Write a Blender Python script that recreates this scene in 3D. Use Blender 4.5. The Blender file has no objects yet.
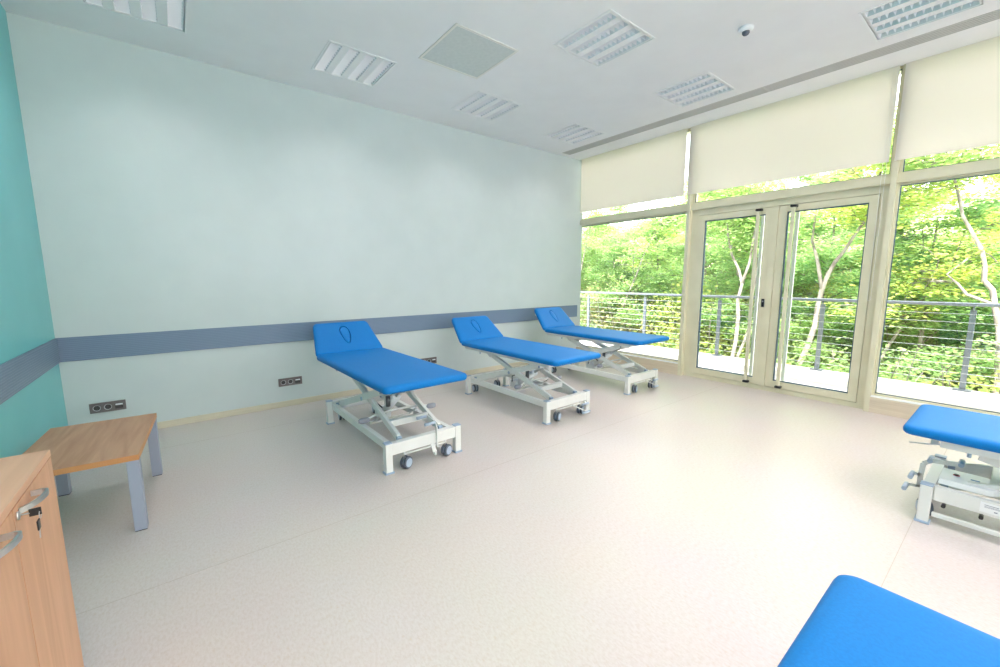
import bpy, bmesh, math, random
from mathutils import Vector, Matrix
PI = math.pi
sc = bpy.context.scene
col = sc.collection
H = 3.411            # ceiling height
XL = -6.467          # left wall
YR = -9.0            # rear wall, behind the camera

# ------------------------------------------------------------------ materials
def mat(name, color, rough=.5, metal=0., spec=.5, coat=0.):
    m = bpy.data.materials.new(name); m.use_nodes = True
    b = m.node_tree.nodes['Principled BSDF']
    b.inputs['Base Color'].default_value = (*color, 1)
    b.inputs['Roughness'].default_value = rough
    b.inputs['Metallic'].default_value = metal
    b.inputs['Specular IOR Level'].default_value = spec
    b.inputs['Coat Weight'].default_value = coat
    return m

def nodes_of(m):
    nt = m.node_tree
    return nt, nt.nodes, nt.links, nt.nodes['Principled BSDF']

def add_noise_colour(m, c1, c2, scale, vec=(1, 1, 1), detail=4., lo=.35, hi=.65, bump=0., dist=0.):
    nt, N, L, b = nodes_of(m)
    tc = N.new('ShaderNodeTexCoord'); mp = N.new('ShaderNodeMapping'); mp.inputs['Scale'].default_value = vec
    no = N.new('ShaderNodeTexNoise'); no.inputs['Scale'].default_value = scale; no.inputs['Detail'].default_value = detail
    no.inputs['Distortion'].default_value = dist
    cr = N.new('ShaderNodeValToRGB')
    cr.color_ramp.elements[0].position = lo; cr.color_ramp.elements[0].color = (*c1, 1)
    cr.color_ramp.elements[1].position = hi; cr.color_ramp.elements[1].color = (*c2, 1)
    L.new(tc.outputs['Object'], mp.inputs['Vector']); L.new(mp.outputs[0], no.inputs['Vector'])
    L.new(no.outputs['Fac'], cr.inputs['Fac']); L.new(cr.outputs['Color'], b.inputs['Base Color'])
    if bump:
        bp = N.new('ShaderNodeBump'); bp.inputs['Strength'].default_value = bump; bp.inputs['Distance'].default_value = .002
        L.new(no.outputs['Fac'], bp.inputs['Height']); L.new(bp.outputs[0], b.inputs['Normal'])
    return m

M = {}
M['wall'] = add_noise_colour(mat('pale_wall_paint', (.62, .68, .66), .32, spec=.4), (.60, .67, .67), (.625, .695, .695), 3)
M['teal'] = add_noise_colour(mat('teal_wall_paint', (.18, .55, .55), .35, spec=.4), (.15, .53, .57), (.17, .56, .60), 2)
M['ceiling'] = add_noise_colour(mat('ceiling_paint', (.8, .8, .8), .8, spec=.2), (.85, .85, .86), (.87, .87, .88), 4)
M['white'] = add_noise_colour(mat('white_powder_coat', (.78, .78, .75), .35), (.76, .76, .73), (.80, .80, .775), 6)
M['plate'] = mat('white_plastic', (.86, .87, .88), .3)
M['frame'] = add_noise_colour(mat('cream_aluminium', (.70, .67, .55), .4), (.69, .65, .47), (.73, .69, .51), 5)
M['revealwhite'] = mat('white_reveal', (.85, .87, .88), .5)
M['cap'] = mat('grey_blue_plastic', (.33, .42, .55), .4)
M['pad'] = mat('grey_rubber', (.30, .31, .35), .6)
M['dark'] = mat('black_plastic', (.02, .02, .022), .4)
M['darkgrey'] = mat('dark_grey_metal', (.12, .13, .14), .45, .3)
M['chrome'] = mat('brushed_steel', (.62, .63, .65), .3, 1.)
M['steel'] = mat('galvanised_steel', (.22, .25, .29), .5, .4)
M['louvre'] = mat('louvre_aluminium', (.72, .75, .79), .3, .7)
M['blade'] = mat('satin_blade', (.80, .81, .84), .3, .25)
M['caster'] = mat('caster_tyre', (.10, .12, .16), .5)
M['hub'] = mat('caster_hub', (.42, .50, .62), .45)
M['greyleg'] = mat('lilac_grey_metal', (.36, .40, .50), .45, .2)
M['diffuser'] = mat('grey_diffuser_slats', (.58, .57, .55), .6, .0)
M['sockgrey'] = mat('bronze_grey_plastic', (.20, .17, .17), .45, .3)
M['sockdark'] = mat('socket_well', (.07, .06, .06), .5)
M['gasket'] = mat('window_gasket', (.10, .16, .22), .5)
M['panelgrey'] = add_noise_colour(mat('grey_ceiling_panel', (.6, .64, .62), .7), (.60, .645, .63), (.645, .685, .67), 30)
M['red'] = mat('red_button', (.6, .02, .03), .4)
M['bluemark'] = mat('blue_emblem', (.10, .25, .45), .4)
M['ink'] = mat('label_ink', (.25, .27, .33), .6)
M['lens'] = mat('sensor_lens', (.10, .10, .13), .2)
M['curb'] = add_noise_colour(mat('white_stone_coping', (.8, .8, .8), .6), (.82, .81, .79), (.88, .87, .85), 8)
M['terrace'] = add_noise_colour(mat('pale_terrace_tile', (.7, .69, .68), .5), (.70, .66, .64), (.76, .72, .70), 5)
M['skirting'] = add_noise_colour(mat('beige_skirting', (.66, .60, .46), .45), (.64, .585, .45), (.68, .625, .49), 4, (1, 1, 20))
M['sillpanel'] = add_noise_colour(mat('beige_laminate', (.72, .62, .47), .4), (.66, .56, .42), (.74, .645, .50), 3, (1, .6, 22), detail=5)

# blue vinyl with very faint grain
M['vinyl'] = add_noise_colour(mat('blue_vinyl', (.005, .20, .62), .5, spec=.22), (.0, .165, .50), (.0, .185, .55), 140, bump=.06)
M['vinyldark'] = mat('blue_vinyl_seam', (.003, .10, .38), .45)

# blue-grey guard rail with fine horizontal grooves
def guard_material():
    m = mat('blue_grey_guard', (.10, .17, .30), .42)
    nt, N, L, b = nodes_of(m)
    tc = N.new('ShaderNodeTexCoord'); sp = N.new('ShaderNodeSeparateXYZ')
    mu = N.new('ShaderNodeMath'); mu.operation = 'MULTIPLY'; mu.inputs[1].default_value = 2 * PI / .0165
    si = N.new('ShaderNodeMath'); si.operation = 'SINE'
    cr = N.new('ShaderNodeValToRGB')
    cr.color_ramp.elements[0].position = .0; cr.color_ramp.elements[0].color = (.165, .235, .345, 1)
    cr.color_ramp.elements[1].position = .25; cr.color_ramp.elements[1].color = (.195, .27, .385, 1)
    bp = N.new('ShaderNodeBump'); bp.inputs['Strength'].default_value = .35; bp.inputs['Distance'].default_value = .002
    L.new(tc.outputs['Object'], sp.inputs[0]); L.new(sp.outputs['Z'], mu.inputs[0]); L.new(mu.outputs[0], si.inputs[0])
    L.new(si.outputs[0], cr.inputs['Fac']); L.new(cr.outputs[0], b.inputs['Base Color'])
    L.new(si.outputs[0], bp.inputs['Height']); L.new(bp.outputs[0], b.inputs['Normal'])
    return m
M['guard'] = guard_material()

# flecked linoleum: two scales of speckle plus fine welded sheet seams
def floor_material():
    m = mat('flecked_linoleum', (.7, .62, .53), .36, spec=.45)
    nt, N, L, b = nodes_of(m)
    tc = N.new('ShaderNodeTexCoord'); mp = N.new('ShaderNodeMapping'); mp.inputs['Scale'].default_value = (2.2, 1, 1)
    n1 = N.new('ShaderNodeTexNoise'); n1.inputs['Scale'].default_value = 48; n1.inputs['Detail'].default_value = 6; n1.inputs['Roughness'].default_value = .7
    c1 = N.new('ShaderNodeValToRGB')
    e = c1.color_ramp.elements
    e[0].position = .38; e[0].color = (.575, .505, .465, 1)
    e[1].position = .58; e[1].color = (.63, .575, .550, 1)
    x = e.new(.33); x.color = (.60, .49, .38, 1)
    n2 = N.new('ShaderNodeTexNoise'); n2.inputs['Scale'].default_value = 1.3
    mix = N.new('ShaderNodeMix'); mix.data_type = 'RGBA'; mix.blend_type = 'MULTIPLY'; mix.inputs['Factor'].default_value = .12
    L.new(tc.outputs['Object'], mp.inputs[0]); L.new(mp.outputs[0], n1.inputs['Vector']); L.new(n1.outputs['Fac'], c1.inputs[0])
    L.new(tc.outputs['Object'], n2.inputs['Vector'])
    L.new(c1.outputs[0], mix.inputs[6]); L.new(n2.outputs['Color'], mix.inputs[7])
    L.new(mix.outputs[2], b.inputs['Base Color'])
    return m
M['floor'] = floor_material()

def wood_material(name, c1, c2, axis):
    m = mat(name, c1, .42, spec=.4)
    sc_ = {'x': (1.2, 14, 14), 'y': (14, 1.2, 14), 'z': (14, 14, 1.2)}[axis]
    return add_noise_colour(m, c1, c2, 1.6, sc_, detail=6, lo=.3, hi=.72, dist=.6)
M['wood'] = wood_material('beech_veneer', (.45, .235, .135), (.60, .345, .215), 'y')
M['woodv'] = wood_material('beech_veneer_upright', (.52, .275, .16), (.65, .365, .225), 'z')
M['woodtop'] = wood_material('beech_veneer_light', (.60, .335, .215), (.72, .425, .28), 'y')
M['woodedge'] = wood_material('beech_edge_band', (.55, .255, .10), (.62, .30, .13), 'x')

def glass_material():
    m = bpy.data.materials.new('window_glass'); m.use_nodes = True
    nt = m.node_tree; N = nt.nodes; L = nt.links; N.clear()
    out = N.new('ShaderNodeOutputMaterial'); mx = N.new('ShaderNodeMixShader')
    tr = N.new('ShaderNodeBsdfTransparent'); tr.inputs[0].default_value = (.965, .985, .97, 1)
    gl = N.new('ShaderNodeBsdfGlossy'); gl.inputs['Roughness'].default_value = .02
    fr = N.new('ShaderNodeFresnel'); fr.inputs['IOR'].default_value = 1.45
    L.new(fr.outputs[0], mx.inputs[0]); L.new(tr.outputs[0], mx.inputs[1]); L.new(gl.outputs[0], mx.inputs[2])
    L.new(mx.outputs[0], out.inputs[0])
    return m
M['glass'] = glass_material()

def fabric_material():
    m = bpy.data.materials.new('cream_blind_fabric'); m.use_nodes = True
    nt = m.node_tree; N = nt.nodes; L = nt.links; N.clear()
    out = N.new('ShaderNodeOutputMaterial'); mx = N.new('ShaderNodeMixShader'); mx.inputs[0].default_value = .56
    tc = N.new('ShaderNodeTexCoord'); no = N.new('ShaderNodeTexNoise'); no.inputs['Scale'].default_value = 120
    cr = N.new('ShaderNodeValToRGB')
    cr.color_ramp.elements[0].color = (.91, .90, .84, 1); cr.color_ramp.elements[1].color = (.94, .93, .87, 1)
    d = N.new('ShaderNodeBsdfDiffuse'); t = N.new('ShaderNodeBsdfTranslucent'); t.inputs[0].default_value = (.98, .91, .88, 1)
    L.new(tc.outputs['Object'], no.inputs['Vector']); L.new(no.outputs['Fac'], cr.inputs[0]); L.new(cr.outputs[0], d.inputs[0])
    L.new(d.outputs[0], mx.inputs[1]); L.new(t.outputs[0], mx.inputs[2]); L.new(mx.outputs[0], out.inputs[0])
    return m
M['blind'] = fabric_material()

def leaf_material(name, cols, trans=.45):
    m = bpy.data.materials.new(name); m.use_nodes = True
    nt = m.node_tree; N = nt.nodes; L = nt.links; N.clear()
    out = N.new('ShaderNodeOutputMaterial'); mx = N.new('ShaderNodeMixShader'); mx.inputs[0].default_value = trans
    g = N.new('ShaderNodeNewGeometry'); cr = N.new('ShaderNodeValToRGB')
    e = cr.color_ramp.elements
    e[0].position = 0; e[0].color = (*cols[0], 1); e[1].position = 1; e[1].color = (*cols[-1], 1)
    for i, c in enumerate(cols[1:-1]):
        x = e.new((i + 1) / (len(cols) - 1)); x.color = (*c, 1)
    d = N.new('ShaderNodeBsdfDiffuse'); t = N.new('ShaderNodeBsdfTranslucent')
    L.new(g.outputs['Random Per Island'], cr.inputs[0]); L.new(cr.outputs[0], d.inputs[0]); L.new(cr.outputs[0], t.inputs[0])
    L.new(d.outputs[0], mx.inputs[1]); L.new(t.outputs[0], mx.inputs[2]); L.new(mx.outputs[0], out.inputs[0])
    return m
M['leaf_green'] = leaf_material('fresh_green_leaves', [(.30, .48, .17), (.42, .61, .23), (.52, .68, .27), (.62, .74, .33)])
M['leaf_yellow'] = leaf_material('yellow_green_leaves', [(.42, .58, .18), (.54, .68, .22), (.68, .74, .24), (.74, .70, .20)])
M['leaf_dark'] = leaf_material('deep_green_leaves', [(.24, .42, .17), (.34, .54, .22), (.46, .64, .28), (.58, .70, .34)])
M['bush_green'] = leaf_material('undergrowth_green_leaves', [(.28, .44, .16), (.36, .54, .21), (.44, .60, .25), (.50, .63, .28)], .52)
M['bush_yellow'] = leaf_material('undergrowth_yellow_leaves', [(.38, .50, .16), (.48, .60, .20), (.58, .65, .22), (.64, .62, .20)], .52)
M['leaf_dry'] = leaf_material('straw_undergrowth', [(.32, .27, .14), (.42, .36, .19), (.30, .38, .14), (.46, .40, .22)])
M['bark'] = add_noise_colour(mat('pale_bark', (.5, .46, .42), .9, spec=.1), (.20, .17, .155), (.40, .36, .335), 9, (1, 1, .4))
M['hill'] = add_noise_colour(mat('forest_floor', (.3, .36, .15), 1, spec=0), (.40, .46, .22), (.60, .60, .34), .9, detail=8)

# ------------------------------------------------------------------ mesh helpers
class MB:
    def __init__(s): s.v = []; s.f = []; s.sm = []
    def add(s, vs, fs, smooth=False):
        o = len(s.v); s.v += [tuple(v) for v in vs]
        s.f += [tuple(i + o for i in f) for f in fs]; s.sm += [smooth] * len(fs); return s
    def box(s, x0, x1, y0, y1, z0, z1, c=0., mtx=None):
        if c <= 0:
            vs = [(x, y, z) for x in (x0, x1) for y in (y0, y1) for z in (z0, z1)]
            fs = [(0, 1, 3, 2), (4, 6, 7, 5), (0, 4, 5, 1), (2, 3, 7, 6), (0, 2, 6, 4), (1, 5, 7, 3)]
        else:
            bm = bmesh.new(); bmesh.ops.create_cube(bm, size=1)
            for v in bm.verts:
                v.co = Vector(((x0 + x1) / 2 + v.co.x * (x1 - x0), (y0 + y1) / 2 + v.co.y * (y1 - y0), (z0 + z1) / 2 + v.co.z * (z1 - z0)))
            bmesh.ops.bevel(bm, geom=list(bm.edges), offset=c, segments=2, affect='EDGES', profile=.6)
            bm.verts.index_update(); vs = [v.co.copy() for v in bm.verts]; fs = [tuple(v.index for v in f.verts) for f in bm.faces]; bm.free()
        if mtx: vs = [mtx @ Vector(v) for v in vs]
        return s.add(vs, fs)
    def bar(s, p0, p1, w, h, c=0., up=(0, 0, 1)):
        p0, p1 = Vector(p0), Vector(p1); d = p1 - p0; ln = d.length; d.normalize()
        u = Vector(up); x = d.cross(u)
        if x.length < 1e-5: x = d.cross(Vector((1, 0, 0)))
        x.normalize(); u = x.cross(d)
        m = Matrix(((x.x, d.x, u.x, p0.x), (x.y, d.y, u.y, p0.y), (x.z, d.z, u.z, p0.z), (0, 0, 0, 1)))
        return s.box(-w / 2, w / 2, 0, ln, -h / 2, h / 2, c, m)
    def tube(s, pts, r, n=10, cap=True):
        pts = [Vector(p) for p in pts]; k = len(pts)
        rs = r if isinstance(r, (list, tuple)) else [r] * k
        vs = []; fs = []; prev = None
        for i, p in enumerate(pts):
            d = (pts[min(i + 1, k - 1)] - pts[max(i - 1, 0)]).normalized()
            if prev is None:
                a = d.cross(Vector((0, 0, 1)))
                if a.length < 1e-3: a = d.cross(Vector((1, 0, 0)))
            else: a = prev - d * prev.dot(d)
            a.normalize(); prev = a; b = d.cross(a)
            for j in range(n):
                t = 2 * PI * j / n; vs.append(p + (a * math.cos(t) + b * math.sin(t)) * rs[i])
        for i in range(k - 1):
            for j in range(n):
                fs.append((i * n + j, i * n + (j + 1) % n, (i + 1) * n + (j + 1) % n, (i + 1) * n + j))
        s.add(vs, fs, True)
        if cap:
            o = len(s.v) - len(vs)
            s.f.append(tuple(o + j for j in reversed(range(n)))); s.f.append(tuple(o + (k - 1) * n + j for j in range(n))); s.sm += [False, False]
        return s
    def cyl(s, p0, p1, r, n=20): return s.tube([p0, p1], r, n)
    def lathe(s, prof, c=(0, 0, 0), n=24, axis='z'):
        vs = []; fs = []
        for r, z in prof:
            for j in range(n):
                t = 2 * PI * j / n
                a, b = r * math.cos(t), r * math.sin(t)
                vs.append((c[0] + a, c[1] + b, c[2] + z) if axis == 'z' else (c[0] + z, c[1] + a, c[2] + b))
        for i in range(len(prof) - 1):
            for j in range(n): fs.append((i * n + j, i * n + (j + 1) % n, (i + 1) * n + (j + 1) % n, (i + 1) * n + j))
        return s.add(vs, fs, True)
    def build(s, name, m, parent=None, fix=True):
        me = bpy.data.meshes.new(name); me.from_pydata(s.v, [], s.f)
        me.polygons.foreach_set('use_smooth', s.sm); me.materials.append(m)
        if fix:
            bm = bmesh.new(); bm.from_mesh(me); bmesh.ops.recalc_face_normals(bm, faces=bm.faces); bm.to_mesh(me); bm.free()
        me.update()
        o = bpy.data.objects.new(name, me); col.objects.link(o)
        if parent: o.parent = parent
        return o

def tag(o, label=None, cat=None, group=None, kind=None):
    if label: o['label'] = label
    if cat: o['category'] = cat
    if group: o['group'] = group
    if kind: o['kind'] = kind
    return o
def empty(name, loc=(0, 0, 0), rz=0.):
    o = bpy.data.objects.new(name, None); o.empty_display_size = .1; col.objects.link(o)
    o.location = loc; o.rotation_euler = (0, 0, rz); return o
def struct(o): o['kind'] = 'structure'; return o
def copy_tree(o, parent=None):
    c = o.copy(); col.objects.link(c); c.parent = parent
    for ch in list(o.children): copy_tree(ch, c)
    return c

# ------------------------------------------------------------------ room shell
LX = [-5.695, -4.13, -2.575, -1.035]; LY = [-.795, -2.50, -4.24, -5.95, -7.65]
LAMPS = [(x, y) for x in LX for y in LY if not (abs(x + 4.13) < .1 and abs(y + 2.5) < .1) and not (abs(x + 5.695) < .1 and abs(y + 2.5) < .1)]
PANEL = (-3.385, -1.63)
hl = .297
holes = [(x - hl, x + hl, y - hl, y + hl) for x, y in LAMPS]
SLOT = (-.555, -.375, -8.6, -.10)
holes.append(SLOT)

mb = MB().box(XL - .3, .199, YR - .3, .3, -.12, 0); struct(mb.build('floor', M['floor']))
# floor sheet seams: fine weld lines
for i, y in enumerate((-.62, -2.612, -4.68, -6.7)):
    struct(MB().box(XL + .002, -.05, y - .0015, y + .0015, -.002, .0004).build('trim_%d' % (i + 10), mat('weld_seam', (.47, .40, .35), .6)))

# ceiling with openings
xs = sorted({XL - .3, .02, *[v for h in holes for v in h[:2]]}); ys = sorted({YR - .3, .3, *[v for h in holes for v in h[2:]]})
mb = MB()
for i in range(len(xs) - 1):
    for j in range(len(ys) - 1):
        cx, cy = (xs[i] + xs[i + 1]) / 2, (ys[j] + ys[j + 1]) / 2
        if any(h[0] < cx < h[1] and h[2] < cy < h[3] for h in holes): continue
        mb.add([(xs[i], ys[j], H), (xs[i + 1], ys[j], H), (xs[i + 1], ys[j + 1], H), (xs[i], ys[j + 1], H)], [(0, 3, 2, 1)])
mb.box(XL - .3, .30, YR - .3, .3, H + .14, H + .4)
mb.box(.16, .30, YR - .3, .3, H + .02, H + .4)
struct(mb.build('ceiling', M['ceiling'], fix=False))
struct(MB().box(XL - .2, .09, 0, .22, 0, H + .2).build('wall_back', M['wall']))
struct(MB().box(XL - .2, XL, YR, 0, 0, H + .2).build('wall_left', M['teal']))
struct(MB().box(XL - .2, .2, YR - .2, YR, 0, .8).box(XL - .2, .2, YR - .2, YR, 3.25, H + .2).box(XL - .2, XL + .25, YR - .2, YR, .8, 3.25)
       .box(-.25, .2, YR - .2, YR, .8, 3.25).box(-3.3, -3.15, YR - .2, YR, .8, 3.25).build('wall_rear', M['wall']))
struct(MB().box(0, .2, YR, -8.2, 0, H + .2).build('wall_right', M['wall']))
struct(MB().box(XL, -.0, -.014, 0, 0, .064, .003).build('baseboard_back', M['skirting']))
struct(MB().box(XL, XL + .014, YR, -.014, 0, .064, .003).build('baseboard_left', M['skirting']))
struct(MB().box(XL + .006, -.001, -.012, 0, .719, .925, .003).build('trim_1', M['guard']))
struct(MB().box(XL, XL + .012, YR, -.012, .719, .925, .003).build('trim_2', M['guard']))

# ------------------------------------------------------------------ window wall
# mullions and transom
mulls = [(-1.99, -1.945), (-4.055, -4.01), (-6.12, -6.075), (-8.2, -8.14)]
k = 3
for y0, y1 in mulls:
    struct(MB().box(.0, .20, y0, y1, 0, H).build('trim_%d' % k, M['frame'])); k += 1
def window(n, y0, y1, z0, z1, xg=.10, fw=.022):
    fr = MB()
    fr.box(xg - .03, xg + .05, y0, y0 + fw, z0, z1).box(xg - .03, xg + .05, y1 - fw, y1, z0, z1)
    fr.box(xg - .028, xg + .048, y0, y1, z0, z0 + fw).box(xg - .028, xg + .048, y0, y1, z1 - fw, z1)
    o = struct(fr.build('window_%d' % n, M['frame']))
    g = MB(); a = fw; b = fw + .008
    g.box(xg - .006, xg + .006, y0 + a, y0 + b, z0 + a, z1 - a).box(xg - .006, xg + .006, y1 - b, y1 - a, z0 + a, z1 - a)
    g.box(xg - .006, xg + .006, y0 + a, y1 - a, z0 + a, z0 + b).box(xg - .006, xg + .006, y0 + a, y1 - a, z1 - b, z1 - a)
    g.build('gasket', M['gasket'], o)
    MB().box(xg - .003, xg + .003, y0 + a, y1 - a, z0 + a, z1 - a).build('window_pane', M['glass'], o)
    return o
spans = [(-1.945, .085), (-4.01, -1.99), (-6.075, -4.055), (-8.14, -6.12)]
ZT0, ZT1 = 2.325, 2.405
n = 1
for i, (y0, y1) in enumerate(spans):
    struct(MB().box(.03, .20, y0, y1, ZT0, ZT1).build('trim_%d' % k, M['frame'])); k += 1
    window(n, y0, y1, ZT1, H + .02); n += 1
    if i != 1:
        window(n, y0, y1, .17, ZT0, fw=.02); n += 1
        # convector casing under the pane
        sp = MB().box(0, .20, y0, min(y1, -.0), 0, .135, .002).box(-.004, .07, y0, min(y1, -.0), .135, .165, .003)
        o = struct(sp.build('trim_%d' % k, M['sillpanel'])); k += 1
        MB().box(.0, .20, y0, min(y1, -.0), .165, .172).build('sill_top', M['revealwhite'], o)
# unseen rear windows, added to let in even daylight
for x0, x1 in ((XL + .25, -3.3), (-3.15, -.25)):
    f_ = MB().box(x0, x0 + .06, YR - .12, YR - .04, .8, 3.25).box(x1 - .06, x1, YR - .12, YR - .04, .8, 3.25)
    f_.box(x0 + .06, x1 - .06, YR - .12, YR - .04, .8, .86).box(x0 + .06, x1 - .06, YR - .12, YR - .04, 3.19, 3.25)
    o_ = struct(f_.build('window_%d' % n, M['frame'])); n += 1
    MB().box(x0 + .06, x1 - .06, YR - .083, YR - .077, .86, 3.19).build('window_pane', M['glass'], o_)
# door frame
fr = MB(); X0, X1 = .07, .17
fr.box(X0, X1, -2.092, -1.99, 0, ZT0).box(X0, X1, -4.01, -3.938, 0, ZT0)
fr.box(X0, X1, -3.938, -2.092, 2.247, ZT0).box(X0, X1, -3.938, -2.092, 0, .055)
struct(fr.build('trim_%d' % k, M['frame'])); k += 1
def door(n, y0, y1, gy0, gy1, pole_y, has_lock):
    x0, x1 = .062, .135; z0, z1 = .061, 2.241; g0, g1 = .14, 2.17
    d = MB()
    d.box(x0, x1, y0, gy0, z0, z1, .003).box(x0, x1, gy1, y1, z0, z1, .003)
    d.box(x0 + .001, x1, gy0, gy1, z0, g0).box(x0 + .001, x1, gy0, gy1, g1, z1)
    o = struct(d.build('door_%d' % n, M['frame']))
    s = MB(); e = .012
    s.box(.085, .115, gy0, gy0 + e, g0, g1).box(.085, .115, gy1 - e, gy1, g0, g1).box(.085, .115, gy0, gy1, g0, g0 + e).box(.085, .115, gy0, gy1, g1 - e, g1)
    s.build('gasket', M['gasket'], o)
    MB().box(.096, .102, gy0 + e, gy1 - e, g0 + e, g1 - e).build('window_pane', M['glass'], o)
    pz0, pz1 = .085, 2.222
    p = MB().box(.006, .032, pole_y - .019, pole_y + .019, pz0 + .02, pz1 - .02, .006).build('pull_pole', M['frame'], o)
    for z in (pz0, pz1):
        MB().box(.003, .063, pole_y - .034, pole_y + .030, z - .013, z + .013, .006).build('pole_bracket', M['dark'], p)
    q = MB().box(.165, .19, pole_y - .019, pole_y + .019, pz0 + .02, pz1 - .02, .006).build('outer_pole', M['revealwhite'], o)
    for z in (pz0 + .03, pz1 - .03): MB().box(.135, .166, pole_y - .012, pole_y + .012, z - .01, z + .01).build('pole_bracket', M['revealwhite'], q)
    if has_lock:
        l = MB().box(.054, .062, -2.972, -2.940, 1.045, 1.145, .0035).build('lock_plate', M['dark'], o)
        MB().cyl((.05, -2.956, 1.115), (.055, -2.956, 1.115), .008, 14).build('lock_cylinder', M['chrome'], l)
    return o
door(1, -2.98, -2.095, -2.908, -2.170, -2.842, True)
door(2, -3.935, -3.05, -3.858, -3.128, -3.205, False)
struct(MB().box(.05, .14, -3.048, -2.982, .061, 2.241, .003).build('trim_%d' % k, M['frame'])); k += 1

# ------------------------------------------------------------------ roller blinds
def blind(y0, y1, label, chain=None):
    r = empty('roller_blind', (-.012, (y0 + y1) / 2, 2.53)); tag(r, label, 'roller blind', 'roller blinds over the window wall')
    w = (y1 - y0) / 2
    MB().box(-.001, .001, -w, w, .022, H - 2.53 - .002).build('blind_fabric', M['blind'], r)
    MB().box(-.006, .006, -w, w, 0, .022, .003).build('bottom_bar', M['blind'], r)
    if chain is not None:
        c = MB()
        for dy in (0, .028): c.cyl((.0, chain * w + dy, -1.35), (.0, chain * w + dy, H - 2.53 - .002), .0014, 6)
        c.tube([(0, chain * w + .014 + .014 * math.cos(t), -1.35 - .014 * math.sin(t)) for t in [PI * i / 6 for i in range(7)]], .0014, 6)
        c.build('pull_chain', M['plate'], r)
    return r
blind(-1.900, -.045, 'cream roller blind beside the pale back wall, over the narrow left window')
blind(-3.985, -1.944, 'wide cream roller blind lowered above the glazed double doors', chain=-.985)
blind(-6.07, -4.024, 'cream roller blind above the large right window beside the doors')

# ------------------------------------------------------------------ terrace, railing
struct(MB().box(.20, 1.02, -9, 4.5, -.25, .0).build('terrace_floor', M['terrace']))
struct(MB().box(1.0, 1.55, -9, 4.5, -.5, .098, .008).build('terrace_curb', M['curb']))
struct(MB().box(.2, .9, -9, 4.5, -6, -.25).build('building_base', M['curb']))
XR = 1.45
rail = empty('terrace_railing', (XR, -2.5, .1))
tag(rail, 'grey metal terrace railing with round handrail, posts and thin horizontal cables', 'railing')
MB().cyl((0, -6.4, .995), (0, 6.9, .995), .021, 16).build('handrail', M['steel'], rail)
for y in (-7.4, -6.0, -4.605, -3.22, -1.83, -.44, .95, 2.34, 3.73):
    ly = y + 2.5
    if ly < -6: continue
    p = MB()
    p.bar((-.0, ly, 0), (-.0, ly, .93), .05, .014, .002, up=(1, 0, 0)).bar((.022, ly, 0), (.022, ly, .93), .05, .008, .002, up=(1, 0, 0))
    p.cyl((-.01, ly, .90), (.03, ly, .90), .018, 14).cyl((0, ly, .90), (0, ly, .99), .008, 10)
    po = p.build('post', M['steel'], rail)
    MB().box(-.055, .065, ly - .075, ly + .075, 0, .012, .003).build('base_plate', M['steel'], po)
for i in range(9):
    z = .10 + i * .098
    MB().cyl((-.012, -6.4, z), (-.012, 6.9, z), .0032, 6).build('cable', M['chrome'], rail)

# ------------------------------------------------------------------ luminaires
def make_luminaire():
    r = empty('ceiling_luminaire')
    fr = MB(); a = .306
    for (x0, x1, y0, y1) in ((-a, a, -a, -a + .014), (-a, a, a - .014, a), (-a, -a + .014, -a + .014, a - .014), (a - .014, a, -a + .014, a - .014)):
        fr.box(x0, x1, y0, y1, -.005, .003)
    fr.build('frame', M['plate'], r)
    # plate between the four channels, plus housing
    cw = .092; cent = [-.232, -.0773, .0773, .232]; inner = .2865
    pl = MB(); edges = [-inner] + [v for c in cent for v in (c - cw / 2, c + cw / 2)] + [inner]
    for i in range(0, len(edges), 2): pl.box(edges[i], edges[i + 1], -inner, inner, -.001, .004)
    pl.box(-inner, inner, -inner, -inner + .012, -.001, .004).box(-inner, inner, inner - .012, inner, -.001, .004)
    pl.build('cover_plate', M['ceiling'], r)
    MB().add([(-inner, -inner, .09), (inner, -inner, .09), (inner, inner, .09), (-inner, inner, .09), (-inner, -inner, 0), (inner, -inner, 0), (inner, inner, 0), (-inner, inner, 0)],
             [(0, 1, 2, 3), (0, 4, 5, 1), (1, 5, 6, 2), (2, 6, 7, 3), (3, 7, 4, 0)]).build('housing', M['plate'], r)
    L = inner - .012
    for c in cent:
        lv = MB()
        for s in (-1, 1):          # parabolic flanks
            prof = [(cw / 2, .002), (cw / 2 - .006, .02), (cw / 2 - .015, .04), (cw / 2 - .026, .055)]
            vs = [(c + s * x, y, z) for y in (-L, L) for x, z in prof]
            lv.add(vs, [(i, i + 1, i + 5, i + 4) for i in range(3)], True)
        fl = lv; lv = MB(); nb = 12
        for i in range(nb + 1):    # cross blades, wedge shaped
            y = -L + 2 * L * i / nb; w = cw / 2
            lv.add([(c - w, y, .003), (c + w, y, .003), (c + w - .012, y - .008, .034), (c - w + .012, y - .008, .034), (c + w - .012, y + .008, .034), (c - w + .012, y + .008, .034)],
                   [(0, 1, 2, 3), (0, 5, 4, 1), (3, 2, 4, 5)])
        lo = fl.build('louvre', M['louvre'], r); lv.build('cross_blade', M['blade'], lo)
        MB().cyl((c, -L, .066), (c, L, .066), .008, 10).build('lamp_tube', M['tube'], lo)
    return r
M['tube'] = bpy.data.materials.new('added_glow_tube'); M['tube'].use_nodes = True
_b = M['tube'].node_tree.nodes['Principled BSDF']; _b.inputs['Base Color'].default_value = (.9, .9, .9, 1)
_b.inputs['Emission Color'].default_value = (1, .97, .92, 1); _b.inputs['Emission Strength'].default_value = 1.6  # faint glow added to the tubes to brighten the louvres

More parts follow.
